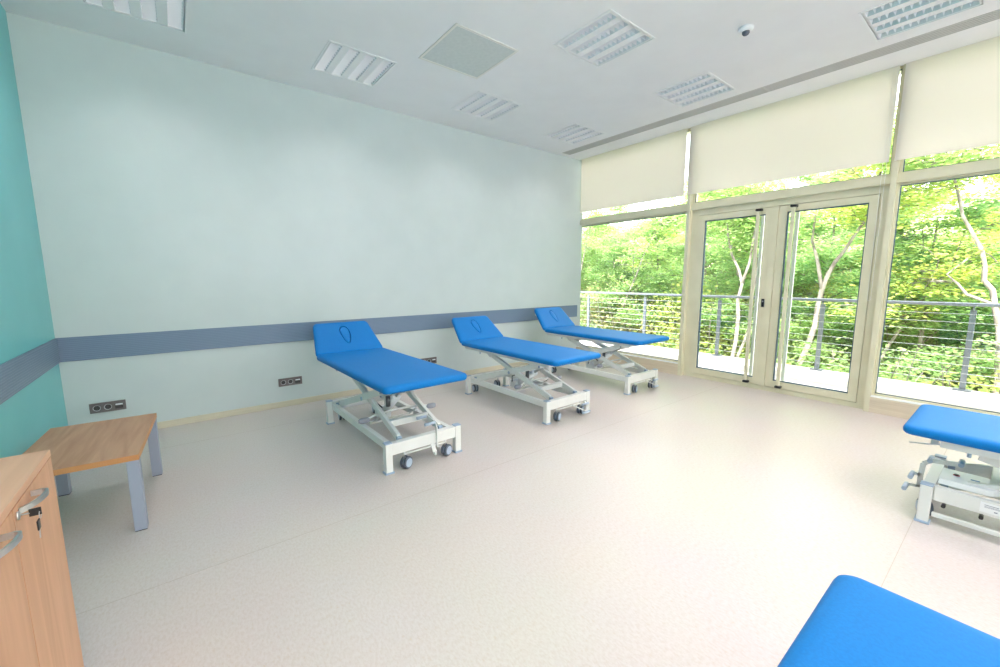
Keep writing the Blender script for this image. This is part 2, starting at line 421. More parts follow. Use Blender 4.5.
LIGHT_W = 7.5
lamp_labels = {
 (0, 0): 'recessed four channel louvre luminaire cut by the top frame edge near the teal wall',
 (1, 0): 'recessed louvre luminaire nearest the back wall, left of the square ceiling panel',
 (2, 0): 'recessed louvre luminaire near the back wall, right behind the square ceiling panel',
 (3, 0): 'small looking louvre luminaire in the far ceiling corner beside the blinds',
 (2, 1): 'large bright framed louvre luminaire in the middle of the ceiling, right of the square panel',
 (3, 1): 'louvre luminaire beside the ceiling slot diffuser, between smoke sensor and far corner',
 (3, 2): 'louvre luminaire at the top right of the ceiling, cut by the frame edge',
}
first = None
for (x, y) in LAMPS:
    r = make_luminaire() if first is None else copy_tree(first)
    if first is None: first = r
    r.location = (x, y, H)
    key = (LX.index(x), LY.index(y))
    tag(r, lamp_labels.get(key, 'added louvre luminaire in the unseen ceiling behind the camera'), 'ceiling light', 'recessed louvre luminaires')  # fixtures out of view are added as extra light sources
    ld = bpy.data.lights.new('added_fill_light', 'AREA'); ld.shape = 'SQUARE'; ld.size = .54; ld.energy = LIGHT_W * (.55 if y > -1 else 1.12); ld.color = (1., .93, .92)  # fill light added under each fixture to brighten the room
    ld.spread = math.radians(122)
    lo = bpy.data.objects.new('added_fill_light', ld); col.objects.link(lo); lo.location = (x, y, H - .008)

# square ceiling panel, slot diffuser, smoke detector
p = empty('ceiling_panel', (PANEL[0], PANEL[1], H)); tag(p, 'square grey-green access panel with cream frame in the ceiling', 'ceiling panel')
a = .325
f = MB()
for (x0, x1, y0, y1) in ((-a, a, -a, -a + .022), (-a, a, a - .022, a), (-a, -a + .022, -a + .022, a - .022), (a - .022, a, -a + .022, a - .022)):
    f.box(x0, x1, y0, y1, -.007, -.0005)
f.build('frame', mat('off_white_frame', (.80, .785, .74), .5), p); MB().box(-a + .022, a - .022, -a + .022, a - .022, -.004, -.0005).build('panel', M['panelgrey'], p)

def diffuser(y0, y1, nsl, label):
    cx = (SLOT[0] + SLOT[1]) / 2; w = (SLOT[1] - SLOT[0]) / 2
    d = empty('slot_diffuser', (cx, (y0 + y1) / 2, H)); tag(d, label, 'air vent', 'linear slot diffusers')
    l = (y1 - y0) / 2
    fr = MB().box(-w, -w + .008, -l, l, -.003, .05).box(w - .008, w, -l, l, -.003, .05).box(-w + .008, w - .008, -l, -l + .006, -.003, .05).box(-w + .008, w - .008, l - .006, l, -.003, .05)
    fr.build('frame', M['diffuser'], d)
    MB().box(-w + .008, w - .008, -l + .006, l - .006, .045, .05).build('backing', M['darkgrey'], d)
    inner = 2 * w - .016; st = inner / nsl
    for i in range(nsl):
        c = -w + .008 + st * (i + .5)
        MB().box(c - st * .33, c + st * .33, -l + .006, l - .006, -.001, .016, .002).build('slat', M['diffuser'], d)
diffuser(-3.0, SLOT[3], 5, 'far grey slot diffuser in the ceiling, reaching the back corner')
diffuser(SLOT[2], -3.004, 5, 'near grey slot diffuser in the ceiling above the doors and right window')

d = empty('smoke_detector', (-1.816, -3.33, H)); tag(d, 'small round white ceiling sensor with dark lens near the slot diffuser', 'smoke detector')
MB().lathe([(0.0001, 0), (.055, 0), (.055, -.012), (.045, -.024), (.03, -.030), (0.0001, -.030)]).build('base', M['plate'], d)
MB().lathe([(.028, -.029), (.027, -.042), (.020, -.052), (.010, -.057), (0.0001, -.058)]).build('sensor_dome', M['lens'], d)

# ------------------------------------------------------------------ wall sockets
def socket_plate(x, z, label):
    s = empty('wall_socket', (x, 0, z)); tag(s, label, 'socket', 'triple wall sockets on the back wall')
    MB().box(-.119, .119, -.011, 0, -.044, .044, .003).build('cover_plate', M['sockgrey'], s)
    for cx in (-.072, 0):
        g = MB().lathe([(.026, 0), (.024, .0), (.021, .006)], n=20)
        g.v = [(cx + a_, -.0115 - .002 + c_ * .3, b_) for a_, b_, c_ in g.v]
        o = g.build('outlet_ring', M['chrome'], s)
        w = MB().cyl((cx, -.0122, 0), (cx, -.011, 0), .0235, 20).build('outlet_well', M['sockdark'], s)
        for sx in (-.0095, .0095): MB().cyl((cx + sx, -.0135, 0), (cx + sx, -.012, 0), .003, 8).build('pin_hole', M['dark'], w)
    MB().box(.046, .100, -.0135, -.011, -.027, .022, .001).build('data_outlet', M['sockdark'], s)
    MB().box(.050, .098, -.0145, -.0130, .004, .018).build('label_strip', M['plate'], s)
socket_plate(-6.205, .283, 'bronze-grey triple wall socket above the wooden table')
socket_plate(-4.725, .276, 'bronze-grey triple wall socket left of the nearest treatment couch by the wall')
socket_plate(-3.00, .287, 'bronze-grey wall socket between the first two couches, partly behind blue mattress')

# ------------------------------------------------------------------ treatment couches
def rrect(hx, hy, r, seg=6):
    pts = []
    for cx, cy, a0 in ((hx - r, hy - r, 0), (-hx + r, hy - r, PI / 2), (-hx + r, -hy + r, PI), (hx - r, -hy + r, 1.5 * PI)):
        for i in range(seg + 1):
            t = a0 + PI / 2 * i / seg; pts.append((cx + r * math.cos(t), cy + r * math.sin(t)))
    return pts
PROF = [(.0, .022), (.004, .010), (.012, .003), (.022, .0), (.036, .0), (.046, .005), (.052, .013), (.056, .026), (.058, .045), (.0582, .055)]
def teardrop(cx, cy, l, wt, wb, n=28, grow=0.):
    pts = []
    for i in range(n):
        t = 2 * PI * i / n; s = math.sin(t); w = (wb + (wt - wb) * (s * .5 + .5)) / 2 + grow
        c = math.cos(t); c = math.copysign(abs(c) ** .85, c)
        pts.append((cx + w * c, cy + (l / 2 + grow) * s))
    return pts
def cushion(hx, y0, y1, r, hole=None, taper_=1.):
    """rounded upholstered slab; y along the couch"""
    bm = bmesh.new(); cy = (y0 + y1) / 2; hy = (y1 - y0) / 2; rings = []
    for z, ins in PROF:
        rings.append([bm.verts.new((x, y + cy, z)) for x, y in rrect(hx - ins, hy - ins, max(r - ins * .6, .012))])
    n_ = len(rings[0])
    for a_, b_ in zip(rings, rings[1:]):
        for j in range(n_): bm.faces.new((a_[j], a_[(j + 1) % n_], b_[(j + 1) % n_], b_[j]))
    bm.faces.new(list(reversed(rings[0])))
    top = rings[-1]
    if hole is None:
        mid = [bm.verts.new((x, y + cy, .060)) for x, y in rrect(hx - .10, hy - .10, .04)]
        for j in range(n_): bm.faces.new((top[j], top[(j + 1) % n_], mid[(j + 1) % n_], mid[j]))
        bm.faces.new(mid)
    else:
        h0 = [bm.verts.new((x, y, .0582)) for x, y in hole]; h1 = [bm.verts.new((x, y, .054)) for x, y in [(p[0] * .97, p[1]) for p in hole]]; h2 = [bm.verts.new((v.co.x, v.co.y, .02)) for v in h1]
        m_ = len(h0); eds = []
        for ring in (top, h0):
            for j in range(len(ring)):
                e = bm.edges.get((ring[j], ring[(j + 1) % len(ring)])) or bm.edges.new((ring[j], ring[(j + 1) % len(ring)])); eds.append(e)
        flat = bmesh.ops.triangle_fill(bm, use_beauty=True, use_dissolve=False, edges=eds)['geom']
        for a_, b_ in ((h0, h1), (h1, h2)):
            for j in range(m_): bm.faces.new((a_[j], a_[(j + 1) % m_], b_[(j + 1) % m_], b_[j]))
        bm.faces.new(h2)
    bmesh.ops.recalc_face_normals(bm, faces=bm.faces)
    for f_ in bm.faces: f_.smooth = True
    if hole is not None:
        for f_ in flat:
            if isinstance(f_, bmesh.types.BMFace): f_.smooth = False
    if taper_ != 1.:
        for v in bm.verts:
            ax = abs(v.co.x)
            if ax > .1: v.co.x *= 1 + (taper_ - 1) * max(0, (v.co.y - y0) / (y1 - y0))
    me = bpy.data.meshes.new('cushion'); bm.to_mesh(me); bm.free(); return me
def mesh_obj(name, me, m, parent):
    me.materials.append(m); o = bpy.data.objects.new(name, me); col.objects.link(o); o.parent = parent; return o

def make_couch(loc, rz, zm, ang, label, lever, low_rail=False, cover=False, mx=0., my=0.):
    r = empty('treatment_couch', loc, rz); tag(r, label, 'treatment couch', 'blue height-adjustable treatment couches')
    yH, yF = .755, -.835
    mt = mesh_obj('mattress', cushion(.345, yF, yH - .002, .045), M['vinyl'], r); mt.location = (mx, my, zm)
    hole = teardrop(0, .235, .235, .125, .07)
    hd = mesh_obj('headrest', cushion(.344, .006, .425, .045, hole, .81), M['vinyl'], r)
    hd.location = (mx, yH + my, zm + .004); hd.rotation_euler = (math.radians(ang), 0, 0)
    # plug of the face opening
    pb = MB(); out = teardrop(0, .235, .221, .112, .057); nn = len(out); vs = []
    for z, s in ((.021, .96), (.052, .985), (.057, .95), (.060, .85), (.0615, .5)):
        vs += [(x * s, .235 + (y - .235) * (1 - (1 - s) * .6), z) for x, y in out]
    fs = [(i * nn + j, i * nn + (j + 1) % nn, (i + 1) * nn + (j + 1) % nn, (i + 1) * nn + j) for i in range(4) for j in range(nn)]
    fs.append(tuple(4 * nn + j for j in range(nn))); pb.add(vs, fs, True)
    pb.build('face_plug', M['vinyl'], hd)
    # head bracket
    hb = MB()
    for s in (-1, 1): hb.bar((s * .25, -.05, -.012), (s * .25, .36, -.012), .03, .022, .003)
    hb.bar((-.25, .25, -.012), (.25, .25, -.012), .03, .02, .003)
    hb.build('headrest_frame', M['white'], hd)
    # mattress frame
    fm = MB(); zf = zm - .021
    for s in (-1, 1): fm.bar((s * .275, yF + (.19 if cover else .15), zf), (s * .275, yH - .01, zf), .03, .04, .003)
    for y in (yF + .165, -.30, .28, yH - .03): fm.bar((-.26, y, zf), (.26, y, zf), .03, .036, .003)
    fo = fm.build('mattress_frame', M['white'], r)
    for s in (-1, 1):
        for y in (yF + .30, .45):
            MB().cyl((s * .275, y, zf - .045), (s * .275, y, zf - .015), .009, 10).build('bolt', M['cap'], fo)
    # legs
    zb = .225
    for sx in (-1, 1):
        for sy in (-1, 1):
            lx, ly = sx * .297, sy * .672
            lg = MB().box(lx - .026, lx + .026, ly - .025, ly + .025, .012, zb, .004).build('leg', M['white'], r)
            MB().box(lx - .0275, lx + .0275, ly - .027, ly + .027, zb, zb + .007, .003).build('leg_cap', M['cap'], lg)
            MB().box(lx - .034, lx + .034, ly - .032, ly + .032, 0, .013, .004).build('foot_cap', M['cap'], lg)
    for sy in (-1, 1):
        MB().box(-.271, .271, sy * .668 - .026, sy * .668 + .026, .135, zb - .004, .004).build('crossbeam', M['white'], r)
    for sx in (-1, 1):
        MB().box(sx * .262 - .02, sx * .262 + .02, -.642, .642, .137 if cover else .145, .221 if cover else .205, .004).build('side_rail', M['white'], r)
    # scissor arms
    zt = zm - .055; zlo = .20
    for sx in (-1, 1):
        A = MB().bar((sx * .215, .60, zlo), (sx * .215, -.50, zt), .030, .058, .004).build('scissor_arm', M['white'], r)
        B = MB().bar((sx * .178, -.60, zlo + .02), (sx * .178, .42, zt), .030, .052, .004).build('scissor_arm', M['white'], r)
        MB().box(sx * .178 - .017, sx * .178 + .017, -.628, -.596, zlo - .012, zlo + .032, .004).build('arm_cap', M['cap'], B)
        t_ = .5
        MB().cyl((sx * .160, -.02, (zlo + zt) / 2 + .012), (sx * .236, -.02, (zlo + zt) / 2 + .012), .016, 16).build('pivot_bolt', M['cap'], A)
        MB().cyl((sx * .195, .60, zlo), (sx * .252, .60, zlo), .017, 16).build('pivot_bolt', M['cap'], A)
    zc = zlo + .02 + (zt - zlo - .02) * .17
    MB().box(-.165, .165, -.43 - .02, -.43 + .02, zc - .028, zc + .022, .004).build('cross_tube', M['white'], r)
    MB().bar((-.20, -.40, zt - .035), (.20, -.40, zt - .035), .04, .04, .004).build('cross_tube', M['white'], r)
    MB().bar((-.20, .36, zt - .03), (.20, .36, zt - .03), .04, .04, .004).build('cross_tube', M['white'], r)
    # lifting actuator
    ac = MB().cyl((.02, .12, .19), (.02, -.17, max(.30, zm - .22)), .036, 20).box(-.035, .075, .08, .20, .145, .235, .01).build('actuator', M['plate'], r)
    MB().cyl((.02, -.16, max(.295, zm - .225)), (.02, -.38, zt - .03), .014, 14).build('piston_rod', M['chrome'], ac)
    MB().cyl((-.03, -.10, zc + .03), (-.03, -.10, zc + .12), .02, 14).build('motor_housing', M['darkgrey'], ac)
    MB().tube([(-.05, -.02, .28), (-.09, .02, .33), (-.08, .10, .30), (-.03, .16, .21)], .006, 8).build('hose', M['dark'], ac)
    # height control bar with pads
    cb = MB().tube([(-.28, -.25, .290), (-.19, -.23, .305), (0, -.22, .31), (.19, -.23, .305), (.28, -.25, .290)], .009, 10)
    cb.bar((-.165, -.235, .285), (-.165, -.10, .20), .02, .008).bar((.165, -.235, .285), (.165, -.10, .20), .02, .008).bar((-.20, -.10, .20), (.20, -.10, .20), .02, .02)
    cbo = cb.build('control_bar', M['white'], r)
    for sx in (-1, 1):
        pd = MB(); c = Vector((sx * .305, -.255, .286)); vs = []
        ring = [(math.cos(2 * PI * j / 20), math.sin(2 * PI * j / 20)) for j in range(20)]
        for z, s in ((-.020, .7), (-.012, 1), (.010, 1), (.018, .75)):
            vs += [(c.x + a_ * .046 * s, c.y + b_ * .026 * s, c.z + z) for a_, b_ in ring]
        fs = [(i * 20 + j, i * 20 + (j + 1) % 20, (i + 1) * 20 + (j + 1) % 20, (i + 1) * 20 + j) for i in range(3) for j in range(20)] + [tuple(range(19, -1, -1)), tuple(60 + j for j in range(20))]
        pd.add(vs, fs, True).build('pedal_pad', M['pad'], cbo)
    # casters: a stem and twin wheels, swivelled to face the foot end at the front pair
    for sx in (-1, 1):
        for sy in (-1, 1):
            cx, cy = sx * .175, sy * .685
            th = math.radians(68) if sy < 0 else math.radians(8)
            ax_ = Vector((math.cos(th), -math.sin(th), 0)); side = Vector((math.sin(th), math.cos(th), 0))
            wc = Vector((cx, cy, .046)) + side * .02
            ct = MB().cyl((cx, cy, .08), (cx, cy, .137), .008, 12).bar((cx, cy, .085), wc + Vector((0, 0, .022)), .014, .022, .003).build('caster', M['chrome'], r)
            for s2 in (-1, 1):
                w_ = MB(); c0 = wc + ax_ * s2 * .017; n_ = 24; prof = [(.024, -.010), (.040, -.010), (.046, -.005), (.046, .005), (.040, .010), (.024, .010)]; vs = []
                for rr, tt in prof:
                    for j in range(n_):
                        t = 2 * PI * j / n_; vs.append(c0 + ax_ * tt + side * (rr * math.cos(t)) + Vector((0, 0, rr * math.sin(t))))
                w_.add(vs, [(i * n_ + j, i * n_ + (j + 1) % n_, (i + 1) * n_ + (j + 1) % n_, (i + 1) * n_ + j) for i in range(5) for j in range(n_)], True)
                w_.build('wheel', M['caster'], ct)
                MB().cyl(c0 - ax_ * .0125, c0 + ax_ * .0125, .033, 20).build('wheel_hub', M['hub'], ct)
    MB().cyl((-.185, -.69, .118), (.185, -.69, .118), .006, 8).build('caster_rod', M['white'], r)
    # caster lift lever at the foot end
    lv = MB(); x = .085
    if lever == 'up':
        path = [(x, -.57, .318), (x, -.68, .305), (x, -.715, .275), (x, -.72, .20), (x, -.72, .12)]
        for a_, b_ in zip(path, path[1:]): lv.bar(a_, b_, .008, .026, 0, up=(0, .7, .7))
        lo = lv.build('lift_lever', M['white'], r)
        for y, z in ((-.565, .318), (-.69, .300)): MB().cyl((x - .085, y, z), (x + .006, y, z), .0125, 14).build('lever_peg', M['hub'], lo)
        if cover:
          l2 = MB().bar((x, -.72, .20), (x, -.755, .20), .008, .018).bar((x, -.715, .125), (x, -.775, .118), .008, .018).build('lower_lever', M['white'], r)
          for y, z in ((-.755, .20), (-.775, .118)): MB().cyl((x - .004, y, z), (x + .095, y, z), .0125, 14).build('lever_peg', M['hub'], l2)
        else:
          MB().bar((x - .03, -.70, .14), (x - .03, -.735, .085), .03, .01).bar((x - .03, -.735, .085), (x - .03, -.735, .065), .03, .01).build('lever_catch', M['white'], r)
    else:
        x = .16
        path = [(x - .12, -.70, .125), (x - .05, -.73, .09), (x + .03, -.76, .045)]
        for a_, b_ in zip(path, path[1:]): lv.bar(a_, b_, .018, .010)
        path = [(x + .03, -.76, .045), (x + .05, -.75, .09), (x + .05, -.72, .14)]
        for a_, b_ in zip(path, path[1:]): lv.bar(a_, b_, .02, .008)
        lo = lv.build('lift_lever', M['white'], r)
        for y, z in ((-.765, .04), (-.755, .125)): MB().cyl((x - .03, y, z), (x + .065, y, z), .012, 14).build('lever_peg', M['hub'], lo)
    if low_rail:
        for sx in (-1, 1): MB().box(sx * .285 - .012, sx * .285 + .012, -.640, .640, .045, .068, .003).build('lower_rail', M['white'], r)
    if cover:
        # rounded plate over the motor, with button and emblem, and a sticker on the side rail
        cv = MB(); pts = []
        for i in range(13):
            t = -PI / 2 + PI * i / 12; pts.append((.105 * math.sin(t), -.47 + .08 * math.cos(t)))
        outl = [(-.105, -.635)] + pts + [(.105, -.635)]
        n_ = len(outl); vs = [(x_, y_, z_) for z_ in (.230, .262) for x_, y_ in outl]
        vs = [(x_ + .135, y_, z_) for x_, y_, z_ in vs]
        cv.add(vs, [tuple(range(n_)), tuple(range(n_, 2 * n_))] + [(j, (j + 1) % n_, n_ + (j + 1) % n_, n_ + j) for j in range(n_)])
        c = cv.build('motor_cover', M['plate'], r)
        bt = MB().cyl((.12, -.575, .262), (.12, -.575, .265), .014, 16).build('button_ring', M['red'], c)
        MB().cyl((.122, -.575, .265), (.122, -.575, .270), .010, 16).build('button', M['dark'], c)
        em = MB().box(.125, .14, -.52, -.485, .262, .2632, .0).build('emblem', M['bluemark'], c)
        st = MB().box(.282, .2835, -.47, -.27, .152, .208).build('sticker', M['plate'], r)
        ik = MB()
        for (yy, zz, w_, h_) in ((-.455, .188, .05, .003), (-.455, .181, .07, .002), (-.455, .176, .06, .002), (-.36, .182, .014, .012), (-.335, .182, .014, .012), (-.30, .184, .012, .01), (-.36, .160, .014, .01), (-.335, .158, .014, .012), (-.305, .160, .016, .014), (-.42, .158, .012, .006)):
            ik.box(.2835, .2840, yy, yy + w_, zz + .005, zz + .005 + h_)
        ik.build('sticker_print', M['ink'], st)
        for y in (-.60, -.46): MB().cyl((.25, y, .118), (.292, y, .118), .009, 14).build('knob', M['dark'], r)
        MB().tube([(.27, yF + .20, zf - .005), (.27, yF + .15, zf - .02), (.31, yF + .07, zf - .022)], .004, 8).build('holder_rod', M['chrome'], r)
    return r
make_couch((-4.243, -1.54, 0), math.radians(1.4), .628, 43, 'nearest of the three blue couches along the back wall, head raised, lever up at foot', 'up', mx=-.028)
make_couch((-2.612, -1.525, 0), math.radians(.8), .595, 41, 'middle of the three blue treatment couches along the back wall', 'down', mx=-.012)
make_couch((-1.118, -1.41, 0), 0, .62, 45, 'farthest blue treatment couch, beside the left window in the far corner', 'down')
make_couch((-2.02, -5.385, 0), PI, .497, 2, 'blue treatment couch cut by the right edge of the frame, low, with white motor cover', 'up', True, True, mx=-.02, my=.032)
make_couch((-4.648, -5.555, 0), PI, .60, 2, 'large blue mattress corner of the couch nearest the camera, bottom right', 'up', True, True)

# ------------------------------------------------------------------ low table
t = empty('low_table', (-6.113, -1.572, 0), math.radians(-3.3)); tag(t, 'low wooden table with grey metal legs beside the teal wall', 'table')
MB().box(-.265, .265, -.430, .430, .418, .449, .002).build('tabletop', M['wood'], t)
eb = MB().box(-.266, .266, -.4315, -.430, .4185, .4485).box(-.266, .266, .430, .4315, .4185, .4485).box(.265, .2665, -.430, .430, .4185, .4485).box(-.2665, -.265, -.430, .430, .4185, .4485)
eb.build('edge_band', M['woodedge'], t)
for sx in (-1, 1):
    for sy in (-1, 1):
        cx, cy = sx * .237, sy * .395
        lg = MB().box(cx - .0275, cx + .0275, cy - .0275, cy + .0275, .004, .418, .002).build('leg', M['greyleg'], t)
        MB().box(cx - .026, cx + .026, cy - .026, cy + .026, 0, .004).build('foot_pad', M['dark'], lg)

# ------------------------------------------------------------------ cabinet
c = empty('wooden_cabinet', (-5.967, -3.178, 0)); tag(c, 'beech wood cabinet with bow handles at the lower left corner', 'cabinet')
D = -XL - 5.965 - .004
MB().box(-D, -.020, -.76, -.001, .06, .878).build('body', M['woodv'], c)
MB().box(-D, 0, -.762, 0, .880, .900, .0015).build('cabinet_top', M['woodtop'], c)
MB().box(-D, -.05, -.74, -.02, 0, .06).build('plinth', M['woodv'], c)
MB().box(-.0205, -.0195, -.38, -.365, .06, .878).build('door_gap', M['woodedge'], c)
for i, (y0, y1) in enumerate(((-.370, -.002), (-.760, -.374))):
    d = MB().box(-.019, 0, y0, y1, .063, .8775, .0012).build('door', M['woodv'], c)
    ya = -.232 if i == 0 else -.468; yb = ya - .105; z = .858
    pts = [(0, ya, z), (.022, ya + .001, z), (.031, ya - .005, z)]
    for t_ in range(1, 9):
        u = t_ / 8; pts.append((.031 * (1 - u ** 2.2) ** .9 + .001, ya - .005 - .099 * u, z))
    pts.append((0, yb, z))
    hm_ = MB()
    for a_, b_ in zip(pts, pts[1:]): hm_.bar(a_, b_, .005, .014, 0)
    hm_.build('handle', M['chrome'], d)
    if i == 0: MB().cyl((0, -.350, .853), (.004, -.350, .853), .010, 16).build('lock', M['chrome'], d)
k_ = empty('key', (-5.961, -3.528, .853)); k_.scale = (.8, .8, .8); tag(k_, 'black-headed key in the cabinet door lock with a spare hanging below', 'key')
MB().bar((0, 0, 0), (.018, 0, 0), .007, .002).build('key_shaft', M['chrome'], k_)
MB().box(.016, .042, -.002, .002, -.012, .012, .0018).build('key_head', M['dark'], k_)
ring = [(.038 + .0, .011 * math.cos(a_), -.012 + .011 * math.sin(a_)) for a_ in [2 * PI * i / 16 for i in range(17)]]
MB().tube(ring, .001, 6, False).build('key_ring', M['chrome'], k_)
MB().box(.034, .038, -.030, -.006, -.050, -.020, .0018).build('key_head', M['dark'], k_)
MB().bar((.036, -.018, -.050), (.036, -.022, -.076), .002, .006).build('key_shaft', M['chrome'], k_)

# ------------------------------------------------------------------ hillside and trees
rnd = random.Random(7)
def gz(x, y):
    b = -2.2 if x < 5 else -2.2 + (x - 5) * .27
    return b + .25 * math.sin(x * .8 + y * .5) + .2 * math.sin(y * .9)
mb = MB(); xs = [1.5 + i * 1.2 for i in range(34)]; ys = [-24 + i * 1.6 for i in range(42)]
mb.add([(x, y, gz(x, y)) for x in xs for y in ys], [(i * 42 + j, (i + 1) * 42 + j, (i + 1) * 42 + j + 1, i * 42 + j + 1) for i in range(33) for j in range(41)], True)
struct(mb.build('hillside', M['hill'], fix=False))

def leaf_quad(vs, fs, p, sz, rn, flat=.35):
    a = rn.uniform(0, 2 * PI); d = Vector((math.cos(a), math.sin(a), rn.uniform(-flat, flat))).normalized()
    n_ = Vector((rn.gauss(0, flat), rn.gauss(0, flat), 1)).normalized(); s = d.cross(n_).normalized()
    o = len(vs); l = sz * rn.uniform(.7, 1.3); w = l * .34
    vs += [p, p + d * l * .5 + s * w - n_ * l * .05, p + d * l - n_ * l * .12, p + d * l * .5 - s * w - n_ * l * .05]
    fs.append((o, o + 1, o + 2, o + 3))
def curve_pts(p0, d0, ln, n_, wob, rn, lift=0.):
    pts = [Vector(p0)]; d = Vector(d0).normalized()
    for i in range(n_):
        d = (d + Vector((rn.gauss(0, wob), rn.gauss(0, wob), rn.gauss(0, wob) + lift))).normalized()
        pts.append(pts[-1] + d * ln / n_)
    return pts
def taper(r0, r1, k_): return [r0 + (r1 - r0) * i / (k_ - 1) for i in range(k_)]
def tree_meshes(seed, hgt, nspray, leaves, lsz, spread=1.9, low=.28, trunk=None, rt=.09, wob=.16, extra=()):
    rn = random.Random(seed); tr = MB(); vs = []; fs = []
    tp = [Vector(p) for p in trunk] if trunk else curve_pts((0, 0, -.3), (rn.gauss(0, .12), rn.gauss(0, .12), 1), hgt, 12, wob * .5, rn, .05)
    tr.tube(tp, taper(rt, rt * .25, len(tp)), 8)
    tips = []
    for e in extra:
        tr.tube(e, taper(rt * .6, rt * .2, len(e)), 7); tips += [Vector(e[-1])]
    nb = 13
    for b in range(nb):
        f = low + (1 - low) * b / nb; idx = f * (len(tp) - 1); i = int(idx); p = tp[i].lerp(tp[min(i + 1, len(tp) - 1)], idx - i)
        a = b * 2.4 + rn.uniform(-.5, .5); ln = spread * (1.15 - .6 * f) * rn.uniform(.8, 1.25)
        bp = curve_pts(p, (math.cos(a), math.sin(a), rn.uniform(.15, .7)), ln, 6, wob, rn)
        tr.tube(bp, taper(rt * .38 * (1.2 - f), .008, 7), 6, False)
        for q in bp[2:]:
            tips.append(q)
            sp = curve_pts(q, (rn.gauss(0, 1), rn.gauss(0, 1), rn.uniform(-.1, .4)), ln * .4, 3, .2, rn)
            tr.tube(sp, taper(.012, .004, 4), 4, False); tips += sp[1:]
    for s in range(nspray):
        c = rn.choice(tips) + Vector((rn.gauss(0, .22), rn.gauss(0, .22), rn.gauss(0, .14))); R_ = rn.uniform(.25, .5)
        for l in range(leaves):
            a = rn.uniform(0, 2 * PI); rr = R_ * math.sqrt(rn.random())
            leaf_quad(vs, fs, c + Vector((rr * math.cos(a), rr * math.sin(a), rn.gauss(0, .05) - rr * .15)), lsz, rn)
    lf = MB(); lf.add(vs, fs)
    return tr, lf
def make_tree(seed, loc, hgt, nspray, leaves, lsz, leafmat, label, **kw):
    tr, lf = tree_meshes(seed, hgt, nspray, leaves, lsz, **kw)
    r = empty('tree', loc); tag(r, label, 'tree', 'trees on the slope beyond the terrace')
    tr.build('trunk', M['bark'], r, fix=False); lf.build('foliage', leafmat, r, fix=False)
    return r
# trees whose bent pale trunks show through the glass
def local(pts, base): return [(p[0] - base[0], p[1] - base[1], p[2] - base[2]) for p in pts]
NEAR = [   # trunk path, side branches, radius, leaves, label, where the branching starts
 ([(4.5, -4.9, -2.6), (4.5, -4.85, -.6), (4.54, -4.75, .57), (4.6, -4.66, .96), (4.66, -4.61, 1.2), (4.57, -4.51, 1.35), (4.63, -4.49, 1.59), (4.54, -4.44, 1.83), (4.6, -4.3, 2.13), (4.66, -4.17, 2.41), (4.57, -4.12, 2.65), (4.63, -4.03, 2.99), (4.54, -3.93, 3.31), (4.6, -3.7, 4.3)],
  [[(4.6, -4.66, .96), (4.5, -4.35, 1.12), (4.45, -4.25, 1.28), (4.5, -4.1, 1.45), (4.6, -4.3, 1.7)]], .062, 'leaf_green',
  'tree with snaking pale trunk seen through the large right window', .86),
 ([(4.7, -1.8, -2.6), (4.74, -1.98, -.93), (4.8, -2.08, -.52), (4.86, -2.2, -.03), (4.77, -2.31, .42), (4.83, -2.31, .83), (4.74, -2.37, 1.15), (4.8, -2.43, 1.45), (4.86, -2.51, 1.71), (4.77, -2.67, 1.94), (4.83, -2.78, 2.22), (4.74, -2.93, 2.48), (4.8, -2.98, 2.84), (4.9, -3.1, 3.7)],
  [[(4.74, -2.37, 1.15), (4.8, -2.24, 1.72), (4.86, -2.09, 2.17), (4.77, -2.13, 2.57), (4.83, -2.14, 3.2)]], .085, 'leaf_yellow',
  'yellow-green tree with leaning forked trunk seen through the right door leaf', .82),
 ([(4.3, -.8, -2.6), (4.34, -.85, -.85), (4.4, -.88, -.57), (4.46, -.92, -.03), (4.37, -.97, .49), (4.43, -.91, .9), (4.34, -1.01, 1.28), (4.4, -.9, 1.57), (4.46, -.7, 1.92), (4.37, -.62, 2.37), (4.43, -.54, 2.83), (4.4, -.4, 3.7)],
  [[(4.34, -1.01, 1.28), (4.4, -1.11, 1.74), (4.46, -1.12, 2.22), (4.37, -1.2, 2.64), (4.43, -1.21, 3.4)]], .075, 'leaf_green',
  'tree with forked pale trunk seen through the left door leaf', .86),
 ([(4.84, -.65, -2.6), (4.84, -.71, -1.21), (4.9, -.82, -.45), (4.96, -.92, -.08), (4.87, -1.02, .3), (4.93, -1.0, .88), (4.84, -1.1, 1.35), (4.9, -1.08, 1.91), (4.9, -1.3, 2.8)],
  [], .06, 'leaf_green', 'thinner pale tree just behind the forked one in the left door leaf', .85),
 ([(5.4, 3.6, -2.6), (5.44, 3.27, -.29), (5.5, 2.99, .32), (5.56, 2.79, .9), (5.47, 2.47, 1.46), (5.53, 2.27, 2.11), (5.44, 1.91, 2.61), (5.5, 1.69, 3.1), (5.5, 1.4, 4.)],
  [], .055, 'leaf_green', 'slender light green tree leaning across the left window', .25),
 ([(5.4, 5.1, -2.4), (5.45, 4.9, .2), (5.45, 4.69, 1.51), (5.5, 4.58, 2.19), (5.55, 4.42, 2.85), (5.47, 4.25, 3.9)],
  [], .05, 'leaf_green', 'thin pale tree at the far left edge of the left window', .6),
 ([(5.4, -2.9, -2.4), (5.45, -3.1, -.8), (5.45, -3.37, .06), (5.5, -3.55, .54), (5.55, -3.74, .97), (5.47, -3.89, 1.26), (5.53, -4.04, 1.57), (5.6, -4.2, 2.4)],
  [[(5.5, -3.55, .54), (5.6, -3.5, 1.0), (5.7, -3.7, 1.6), (5.7, -3.6, 2.3)]], .045, 'leaf_yellow', 'thin leaning yellow-green sapling behind the left part of the right window', .4),
]
